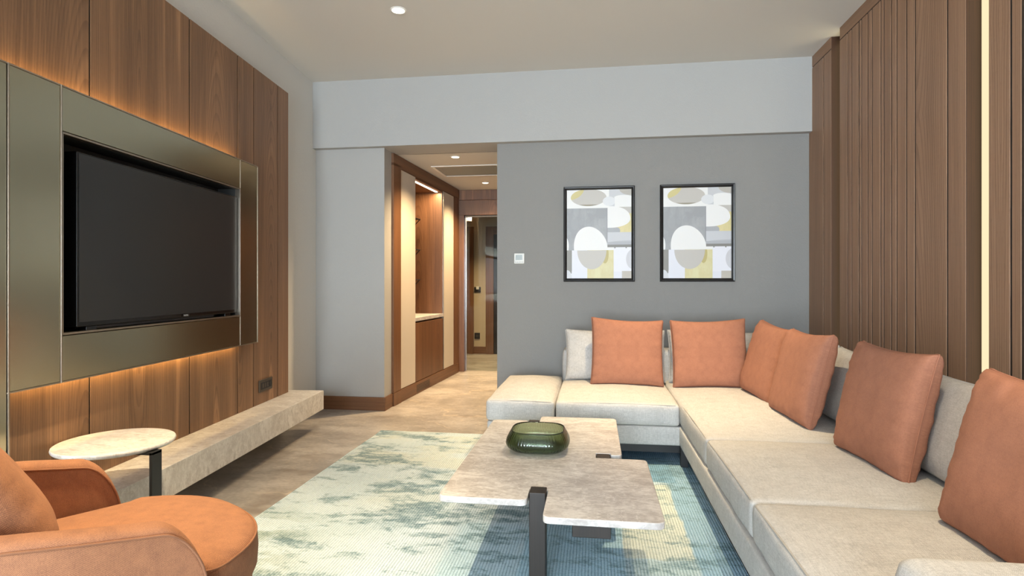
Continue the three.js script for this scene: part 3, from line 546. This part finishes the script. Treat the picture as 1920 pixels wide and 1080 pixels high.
// ---------------------------------------------------------------- rug
{
  const g = thing('area_rug', 'large faded blue, aqua and cream ribbed rug under the coffee table', 'rug', [0, 0, 0]);
  const p = new THREE.BoxGeometry(rugW, 0.012, rugL, 60, 1, 80); p.translate((RUG.x0 + RUG.x1) / 2, 0.007, (RUG.z0 + RUG.z1) / 2);
  const a = p.attributes.position, uv = p.attributes.uv;
  for (let i = 0; i < a.count; i++) {
    uv.setXY(i, a.getX(i) - RUG.x0, RUG.z1 - a.getZ(i));
    const x = a.getX(i), z = a.getZ(i), ex = Math.abs(x - RUG.x0) < 1e-4 ? 1 : Math.abs(x - RUG.x1) < 1e-4 ? -1 : 0, ez = Math.abs(z - RUG.z0) < 1e-4 ? 1 : Math.abs(z - RUG.z1) < 1e-4 ? -1 : 0;
    a.setXYZ(i, x + ex * 0.012 * (fbm(z * 6, x, 3) - 0.5), a.getY(i) + (a.getY(i) > 0.008 ? 0.002 * (fbm(x * 30, z * 30, 2) - 0.5) : 0), z + ez * 0.012 * (fbm(x * 6 + 4, z, 3) - 0.5));
  }
  p.computeVertexNormals(); mesh('pile', p, M.rug, g);
}

// ---------------------------------------------------------------- sectional sofa
{
  const g = thing('sectional_sofa', 'large L-shaped beige linen corner sofa with open ottoman end', 'sofa');
  const sb = (name, x0, x1, y0, y1, z0, z1, o, m = M.linen) => { const q = softBox(x1 - x0, y1 - y0, z1 - z0, o); q.translate((x0 + x1) / 2, y0, (z0 + z1) / 2); return mesh(name, q, m, g); };
  const BT = 0.252, SB = 0.130, ST = 0.392;
  sb('base', -0.695, 0.62, SB, BT, -4.93, -3.752, { r: 0.014, crown: 0, bulge: 0.002, wob: 0.001 });
  sb('base', 0.537, 1.70, SB, BT, -4.93, -1.06, { r: 0.014, crown: 0, bulge: 0.002, wob: 0.001, s: 3 });
  mesh('plinth', merge(flat(-0.655, 0.60, 0.075, SB, -4.90, -3.80), flat(0.595, 1.68, 0.075, SB, -4.90, -1.10)), M.black, g);
  for (const [x, z] of [[0.56, -3.725], [0.62, -1.12], [-0.66, -3.79], [-0.66, -4.88], [1.64, -1.12], [1.64, -4.88], [0.62, -2.4]]) mesh('leg', bx(x - 0.022, x + 0.022, 0.0146, SB, z - 0.022, z + 0.022), M.black, g);
  const seat = { r: 0.026, crown: 0.024, bulge: 0.004, wob: 0.004 };
  const seats = [
    sb('seat_cushion', -0.70, -0.247, BT, ST, -4.78, -3.742, { ...seat, crown: 0.045, s: 1 }),
    sb('seat_cushion', -0.241, 0.540, BT, ST, -4.72, -3.742, { ...seat, s: 2 }),
    sb('seat_cushion', 0.545, 1.50, BT, ST, -4.72, -2.945, { ...seat, s: 3 }),
    sb('seat_cushion', 0.545, 1.50, BT, ST, -2.940, -2.122, { ...seat, s: 4 }),
    sb('seat_cushion', 0.545, 1.50, BT, ST, -2.117, -1.290, { ...seat, s: 5 }),
  ];
  sb('backrest', -0.245, 1.70, BT - 0.01, 0.625, -4.94, -4.70, { r: 0.035, crown: 0.004, s: 6 });
  sb('backrest', 1.46, 1.70, BT - 0.01, 0.625, -4.72, -1.06, { r: 0.035, crown: 0.004, s: 7 });
  sb('armrest', 0.60, 1.70, 0.20, 0.605, -1.285, -1.06, { r: 0.04, crown: 0.006, s: 8 });
  // piping along the front top edges of the seats
  const pip = (x0, z0, x1, z1) => tube([0, 0.25, 0.5, 0.75, 1].map((t) => [x0 + (x1 - x0) * t, ST - 0.008 + 0.004 * Math.sin(t * Math.PI), z0 + (z1 - z0) * t]), 0.0032, false, 6, 30);
  [[-0.675, -3.752, -0.27, -3.752], [-0.215, -3.752, 0.515, -3.752], [0.554, -3.70, 0.554, -2.975], [0.554, -2.91, 0.554, -2.15], [0.554, -2.09, 0.554, -1.31]].forEach((a, i) => mesh('piping', pip(...a), M.linenPipe, seats[i]));
}
// loose linen back cushions
{
  const grp = 'linen back cushions of the sofa', S = [0.80, 0.40, 0.20], L = 0.40;
  const soft = (s) => ({ s, pow: 0.34, pinch: 0.03, wr: 0.007, slump: 0.15 });
  pillow('back_cushion', 'beige linen back cushion behind the first rust pillow by the ottoman end', 'cushion', [0.77, 0.40, 0.19], M.linen, [0.165, L, -4.56], 0, R(14), 0, soft(1), grp);
  pillow('back_cushion', 'beige linen back cushion in the corner behind the second rust pillow', 'cushion', [0.80, 0.40, 0.19], M.linen, [0.975, L, -4.56], 0, R(14), 0, soft(2), grp);
  pillow('back_cushion', 'beige linen back cushion along slatted wall behind the orange corner pillow', 'cushion', [0.74, 0.40, 0.19], M.linen, [1.335, L, -3.99], -Math.PI / 2, R(13), 0, soft(3), grp);
  pillow('back_cushion', 'beige linen back cushion showing between the two middle rust pillows', 'cushion', [0.76, 0.40, 0.19], M.linen, [1.325, L, -3.19], -Math.PI / 2, R(13), 0, soft(4), grp);
  pillow('back_cushion', 'beige linen back cushion left of the nearest rust pillow', 'cushion', [0.78, 0.40, 0.19], M.linen, [1.325, L, -2.41], -Math.PI / 2, R(13), 0, soft(5), grp);
  pillow('back_cushion', 'beige linen back cushion hidden behind the nearest rust pillow', 'cushion', [0.72, 0.40, 0.19], M.linen, [1.325, L, -1.652], -Math.PI / 2, R(13), 0, soft(6), grp);
}
// rust throw pillows
{
  const grp = 'rust throw pillows on the sofa', L = 0.402, W = [0.53, 0.50, 0.15], o = (s, x = {}) => ({ s, wr: 0.007, pinch: 0.04, pow: 0.27, ...x });
  pillow('throw_pillow', 'rust fabric throw pillow nearest the ottoman end, left of two below the prints', 'pillow', W, M.terra, [0.245, L, -4.34], R(3), R(13), R(-1.5), o(11), grp);
  pillow('throw_pillow', 'rust throw pillow below the right print, facing the room beside the corner', 'pillow', W, M.terra, [0.842, L, -4.335], R(-4), R(13), R(2), o(12), grp);
  pillow('throw_pillow', 'smaller looking rust pillow leaning in the sofa corner, half overlapped by its neighbour', 'pillow', W, M.terra, [1.075, L, -4.005], R(-82), R(15), R(-3), o(13), grp);
  pillow('throw_pillow', 'rust throw pillow on the long side overlapping the corner pillow', 'pillow', W, M.terra, [1.085, L, -3.41], R(-87), R(14), 0, o(14), grp);
  pillow('throw_pillow', 'rust throw pillow standing alone midway along the long side', 'pillow', W, M.terra, [1.14, L, -2.60], R(-86), R(13), 0, o(15), grp);
  pillow('throw_pillow', 'rust throw pillow nearest the viewer, cut by the right photo edge', 'pillow', W, M.terra, [1.10, L, -1.735], R(-90), R(15), 0, o(16), grp);
}

// ---------------------------------------------------------------- coffee table
{
  const g = thing('coffee_table', 'low coffee table with notched pale stone top and dark wood legs', 'table', [-0.17, 0, -2.70]);
  const T = 0.36, th = 0.024, ox = -0.17, oz = -2.70;
  // outline of the slab, each corner with its radius; seen from above with y = -z
  const c = [[-0.577, -2.104, 0.035], [-0.242, -2.104, 0.035], [-0.242, -2.222, 0.004], [-0.172, -2.222, 0.004], [-0.172, -1.960, 0.035], [0.237, -1.960, 0.035], [0.237, -2.662, 0.035], [0.082, -2.662, 0.006], [0.082, -2.735, 0.003], [0.012, -2.735, 0.003], [0.012, -2.71, 0.003], [0.082, -2.737, 0.003]];
  const out = [[-0.577, -2.104, 0.035], [-0.242, -2.104, 0.03], [-0.242, -2.222, 0.004], [-0.172, -2.222, 0.004], [-0.172, -1.960, 0.03], [0.237, -1.960, 0.035], [0.237, -2.662, 0.03], [0.012, -2.662, 0.004], [0.012, -2.736, 0.004], [0.080, -2.736, 0.004], [0.080, -2.715, 0.004], [0.131, -2.715, 0.025], [0.131, -3.452, 0.035], [-0.307, -3.452, 0.03], [-0.307, -3.300, 0.004], [-0.374, -3.300, 0.004], [-0.374, -3.340, 0.03], [-0.577, -3.340, 0.035]];
  const sh = new THREE.Shape(), n = out.length, V = out.map(([x, z, r]) => ({ p: new THREE.Vector2(x - ox, -(z - oz)), r }));
  for (let i = 0; i < n; i++) {
    const a = V[(i + n - 1) % n].p, b = V[i].p, d = V[(i + 1) % n].p, r = Math.min(V[i].r, a.distanceTo(b) * 0.48, b.distanceTo(d) * 0.48);
    const p = b.clone().add(a.clone().sub(b).setLength(r)), q = b.clone().add(d.clone().sub(b).setLength(r));
    i ? sh.lineTo(p.x, p.y) : sh.moveTo(p.x, p.y);
    for (let k = 1; k <= 8; k++) { const t = k / 8; sh.lineTo((1 - t) ** 2 * p.x + 2 * t * (1 - t) * b.x + t * t * q.x, (1 - t) ** 2 * p.y + 2 * t * (1 - t) * b.y + t * t * q.y); }
  }
  sh.closePath();
  const e = new THREE.ExtrudeGeometry(sh, { depth: th - 0.006, bevelEnabled: true, bevelThickness: 0.003, bevelSize: 0.003, bevelOffset: -0.003, bevelSegments: 2, curveSegments: 4 });
  e.rotateX(-Math.PI / 2); e.translate(0, T - th + 0.003, 0); metreUV(e, 'z', [0.5, 0.9]);
  mesh('top', e, M.stone, g);
  const leg = (x0, x1, z0, z1, y1) => mesh('leg', bx(x0 - ox, x1 - ox, 0.0146, y1, z0 - oz, z1 - oz, { bev: 0.003, uo: uoff() }), M.darkWood, g);
  leg(-0.238, -0.176, -2.219, -2.150, T + 0.012); leg(0.015, 0.077, -2.733, -2.666, T - 0.001); leg(-0.371, -0.310, -3.362, -3.303, T - 0.001);
  mesh('rail', bx(-0.075 - ox, 0.062 - ox, 0.245, T - th, -2.95 - oz, -2.08 - oz, { bev: 0.003, grain: 'z', uo: uoff() }), M.darkWood, g);
  mesh('rail', bx(-0.371 - ox, 0.04 - ox, 0.262, T - th, -2.80 - oz, -2.735 - oz, { bev: 0.003, grain: 'x', uo: uoff() }), M.darkWood, g);
  mesh('rail', bx(-0.371 - ox, -0.310 - ox, 0.262, T - th, -3.34 - oz, -2.78 - oz, { bev: 0.003, grain: 'z', uo: uoff() }), M.darkWood, g);
  mesh('rail', bx(-0.238 - ox, -0.176 - ox, 0.262, T - th, -2.75 - oz, -2.20 - oz, { bev: 0.003, grain: 'z', uo: uoff() }), M.darkWood, g);
}
// ribbed green glass bowl
{
  const N = 288, prof = [[0, 0.0, 0], [0.06, 0.0, 0], [0.098, 0.001, 0.15], [0.122, 0.009, 0.6], [0.143, 0.026, 1], [0.150, 0.042, 1], [0.146, 0.060, 1], [0.136, 0.080, 1], [0.127, 0.096, 0.5], [0.1255, 0.100, 0], [0.1225, 0.101, 0], [0.1200, 0.099, 0], [0.1225, 0.092, 0], [0.130, 0.078, 0], [0.139, 0.060, 0], [0.142, 0.042, 0], [0.135, 0.028, 0], [0.115, 0.014, 0], [0.09, 0.008, 0], [0.05, 0.007, 0], [0, 0.007, 0]];
  const P = [], I = [];
  for (const [r, y, k] of prof) for (let i = 0; i < N; i++) {
    const a = i / N * Math.PI * 2, c = Math.cos(a), s = Math.sin(a), e = 3.1, sq = Math.pow(Math.abs(c) ** e + Math.abs(s) ** e, -1 / e);
    const rib = 0.0016 * k * Math.abs(Math.cos(a * 36)), mixr = r * (1 + (sq - 1) * sm(0.03, 0.11, r)) + rib; P.push(c * mixr * 1.0, y, s * mixr * 0.98);
  }
  for (let j = 0; j + 1 < prof.length; j++) for (let i = 0; i < N; i++) { const a = j * N + i, b = j * N + (i + 1) % N, c = a + N, d = b + N; I.push(a, d, b, a, c, d); }
  const gg = new THREE.BufferGeometry(); gg.setAttribute('position', new THREE.Float32BufferAttribute(P, 3)); gg.setIndex(I); gg.computeVertexNormals();
  const o = mesh('glass_bowl', gg, M.glass); o.position.set(-0.262, 0.3612, -2.765); tag(o, 'ribbed dark green glass bowl on the stone coffee table', 'bowl');
}
// ---------------------------------------------------------------- round side table
{
  const g = thing('side_table', 'round pale stone side table on flat black metal leg', 'table', [-1.965, 0, -2.152]);
  const rad = 0.218, T = 0.5;
  const top = new THREE.LatheGeometry([[0, T - 0.020], [rad - 0.008, T - 0.020], [rad - 0.002, T - 0.014], [rad, T - 0.008], [rad - 0.002, T - 0.002], [rad - 0.005, T], [0, T]].map(([a, b]) => new THREE.Vector2(a, b)), 72); metreUV(top, 'z', [0.2, 0.6]); mesh('top', top, M.stonePale, g);
  mesh('leg', bx(0.214, 0.226, 0.010, T - 0.022, 0.018, 0.072, { bev: 0.001 }), M.black, g);
  mesh('support_bar', bx(-0.14, 0.226, T - 0.032, T - 0.0205, 0.018, 0.072, { bev: 0.001 }), M.black, g);
  mesh('foot', bx(0.06, 0.226, 0.0, 0.010, -0.15, 0.22, { bev: 0.002 }), M.black, g);
}
// ---------------------------------------------------------------- armchair
{
  const turn = R(146), CX = -1.392, CZ = -1.384;
  const g = thing('armchair', 'rounded rust-orange fabric armchair in the lower left corner', 'armchair', [CX, 0, CZ], turn);
  // shell: U-shaped wall around the seat; local z = front, local x = sitter's left
  const HW = 0.372, TH = 0.08, FZ = 0.207, BR = 0.34, NP = 120, K = 18;
  const path = [];
  const straight = FZ + 0.02, arc = Math.PI * BR, side = HW - BR;
  const total = 2 * straight + arc + 2 * side;
  for (let i = 0; i <= NP; i++) {
    let s = i / NP * total, x, z, nx, nz;
    if (s < straight) { x = HW; z = FZ - s; nx = 1; nz = 0; }
    else if (s < straight + arc / 2) { const a = (s - straight) / BR; x = HW - BR + BR * Math.cos(a); z = FZ - straight - BR * Math.sin(a); nx = Math.cos(a); nz = -Math.sin(a); }
    else if (s < straight + arc / 2 + 2 * side) { x = side - (s - straight - arc / 2); z = FZ - straight - BR; nx = 0; nz = -1; }
    else if (s < straight + arc + 2 * side) { const a = Math.PI / 2 + (s - straight - arc / 2 - 2 * side) / BR; x = -(HW - BR) + BR * Math.cos(a); z = FZ - straight - BR * Math.sin(a); nx = Math.cos(a); nz = -Math.sin(a); }
    else { x = -HW; z = FZ - straight + (s - straight - arc - 2 * side); nx = -1; nz = 0; }
    const e = Math.min(s, total - s), back = sm(0.05, 0.62, e);
    let h = 0.575 + 0.05 * sm(0, 0.4, e) + 0.09 * sm(0.4, 0.8, e); const rr = 0.12; if (e < rr) h -= 0.26 * (1 - Math.sqrt(Math.max(0, 1 - ((rr - e) / rr) ** 2)));
    path.push({ x, z, nx, nz, h, e, s });
  }
  const P = [], UV = [], I = [], y0 = 0.07;
  const ring = (q) => { // rounded wall section, outer side first
    const r = TH / 2, pts = [], H = q.h - r; pts.push([r * 0.82, y0]);
    for (let k = 0; k <= 6; k++) { const y = y0 + 0.02 + (H - y0 - 0.02) * k / 6; pts.push([r * (0.9 + 0.1 * Math.sin(k / 6 * Math.PI)), y]); }
    for (let k = 1; k < 8; k++) { const a = k / 8 * Math.PI; pts.push([r * Math.sign(Math.cos(a)) * Math.abs(Math.cos(a)) ** 0.7, H + r * Math.sin(a) ** 0.8 * 0.9]); }
    for (let k = 0; k <= 6; k++) { const y = H + (y0 + 0.02 - H) * k / 6; pts.push([-r * 0.96, y]); }
    return pts;
  };
  let M0;
  for (const q of path) { const pts = ring(q); M0 = pts.length; let len = 0, last = null; for (const [o, y] of pts) { if (last) len += Math.hypot(o - last[0], y - last[1]); last = [o, y]; P.push(q.x + q.nx * o, y, q.z + q.nz * o); UV.push(q.s, len); } }
  for (let i = 0; i < NP; i++) for (let k = 0; k + 1 < M0; k++) { const a = i * M0 + k, b = a + 1, c = a + M0, d = c + 1; I.push(a, b, d, a, d, c); }
  for (const [i, f] of [[0, 1], [NP, -1]]) { const q = path[i], base = P.length / 3, pts = ring(q); let cx = 0, cy = 0; for (const [o, y] of pts) { cx += o / M0; cy += y / M0; } for (const [o, y] of pts) { P.push(q.x + q.nx * o, y, q.z + q.nz * o); UV.push(o, y); } P.push(q.x, cy, q.z + 0.012); UV.push(0, cy); const ce = base + M0; for (let k = 0; k < M0; k++) { const a = base + k, b = base + (k + 1) % M0; f > 0 ? I.push(ce, b, a) : I.push(ce, a, b); } }
  const sg = new THREE.BufferGeometry(); sg.setAttribute('position', new THREE.Float32BufferAttribute(P, 3)); sg.setAttribute('uv', new THREE.Float32BufferAttribute(UV, 2)); sg.setIndex(I); smoothNormals(sg);
  const shell = mesh('shell', sg, M.chair, g);
  const rim = (o) => path.filter((q, i) => i % 2 === 0).map((q) => [q.x + q.nx * (TH / 2 * o), q.h - TH / 2 + 0.016, q.z + q.nz * (TH / 2 * o)]);
  mesh('piping', merge(tube(rim(1.0), 0.0035, false, 6, 200), tube(rim(-0.98), 0.0035, false, 6, 200)), M.chair, shell);
  // D-shaped seat cushion
  const dshape = (w, zb, zf, n = 72) => { const o = []; for (let i = 0; i < n; i++) { const a = i / n * Math.PI * 2, c = Math.cos(a), s = Math.sin(a); const e = s > 0 ? 2.35 : 3.4, sq = Math.pow(Math.abs(c) ** e + Math.abs(s) ** e, -1 / e); const z = s > 0 ? s * sq * zf : s * sq * -zb, lim = w * (0.315 + 0.075 * sm(0.20, 0.27, z)) / 0.39; o.push([Math.max(-lim, Math.min(lim, c * sq * w)), z]); } return o; };
  const loft = (rows, capTop = true) => { // rows: [outline scale inset, y]
    const P2 = [], U2 = [], I2 = [], n = 72;
    rows.forEach(([w, zb, zf, y, crown]) => dshape(w, zb, zf, n).forEach(([x, z]) => { P2.push(x, y + (crown || 0), z); U2.push(x + y * 0.7 * Math.sign(x || 1) * 0, z); }));
    for (let j = 0; j + 1 < rows.length; j++) for (let i = 0; i < n; i++) { const a = j * n + i, b = j * n + (i + 1) % n, c = a + n, d = b + n; I2.push(a, d, b, a, c, d); }
    const G = new THREE.BufferGeometry(); G.setAttribute('position', new THREE.Float32BufferAttribute(P2, 3)); G.setAttribute('uv', new THREE.Float32BufferAttribute(U2, 2)); G.setIndex(I2); smoothNormals(G);
    const nn = G.attributes.normal, p = G.attributes.position, u = G.attributes.uv; for (let i = 0; i < p.count; i++) if (Math.abs(nn.getY(i)) < 0.6) u.setXY(i, Math.atan2(p.getZ(i), p.getX(i)) * 0.4, p.getY(i));
    return G;
  };
  const w = 0.39, zb = -0.30, zf = 0.455, S = (k, y) => [w * k, zb * k, zf * k, y];
  const sheets = (side, top) => { const a = loft(side), b = loft(top), p = a.attributes.position, u = a.attributes.uv; for (let i = 0; i < p.count; i++) u.setXY(i, (i % 72) / 72 * 2.3, p.getY(i)); const q = b.attributes.position, v = b.attributes.uv; for (let i = 0; i < q.count; i++) v.setXY(i, q.getX(i), q.getZ(i)); return smoothNormals(merge(a, b)); };
  const sc = mesh('seat_cushion', sheets([S(0.02, 0.29), S(0.9, 0.285), S(0.97, 0.295), S(0.995, 0.32), S(1.0, 0.36), S(0.995, 0.395), S(0.985, 0.409)], [S(0.985, 0.409), S(0.955, 0.424), S(0.88, 0.436), S(0.7, 0.448), S(0.4, 0.456), S(0.02, 0.458)]), M.chair, g);
  mesh('seat_base', loft([S(0.02, 0.10), S(0.94, 0.10), S(0.965, 0.12), S(0.965, 0.26), S(0.95, 0.282), S(0.02, 0.284)]), M.chair, g);
  mesh('piping', tube(dshape(w * 0.988, zb * 0.988, zf * 0.988).filter((q, i) => i % 2 === 0).map(([x, z]) => [x, 0.409, z]), 0.0035, true, 6, 160), M.chair, sc);
  for (const [x, z] of [[0.26, 0.22], [-0.26, 0.22], [0.22, -0.26], [-0.22, -0.26]]) { const c = new THREE.CylinderGeometry(0.016, 0.012, 0.09, 16); c.translate(x, 0.0597, z); mesh('leg', c, M.black, g); }
  const [pg, pe] = pillowShape(0.48, 0.40, 0.22, { s: 21, pow: 0.40, wr: 0.008 });
  const mx = new THREE.Matrix4().makeTranslation(0, 0.452, -0.10).multiply(new THREE.Matrix4().makeRotationFromEuler(new THREE.Euler(R(-32), 0, 0))); pg.applyMatrix4(mx); pe.applyMatrix4(mx);
  const pl = thing('armchair_pillow', 'plump orange pillow leaning against the back of the armchair', 'pillow', [CX, 0, CZ], turn); mesh('cover', pg, M.chair, pl); mesh('piping', pe, M.chair, pl);
}
renderer.render(scene, camera);
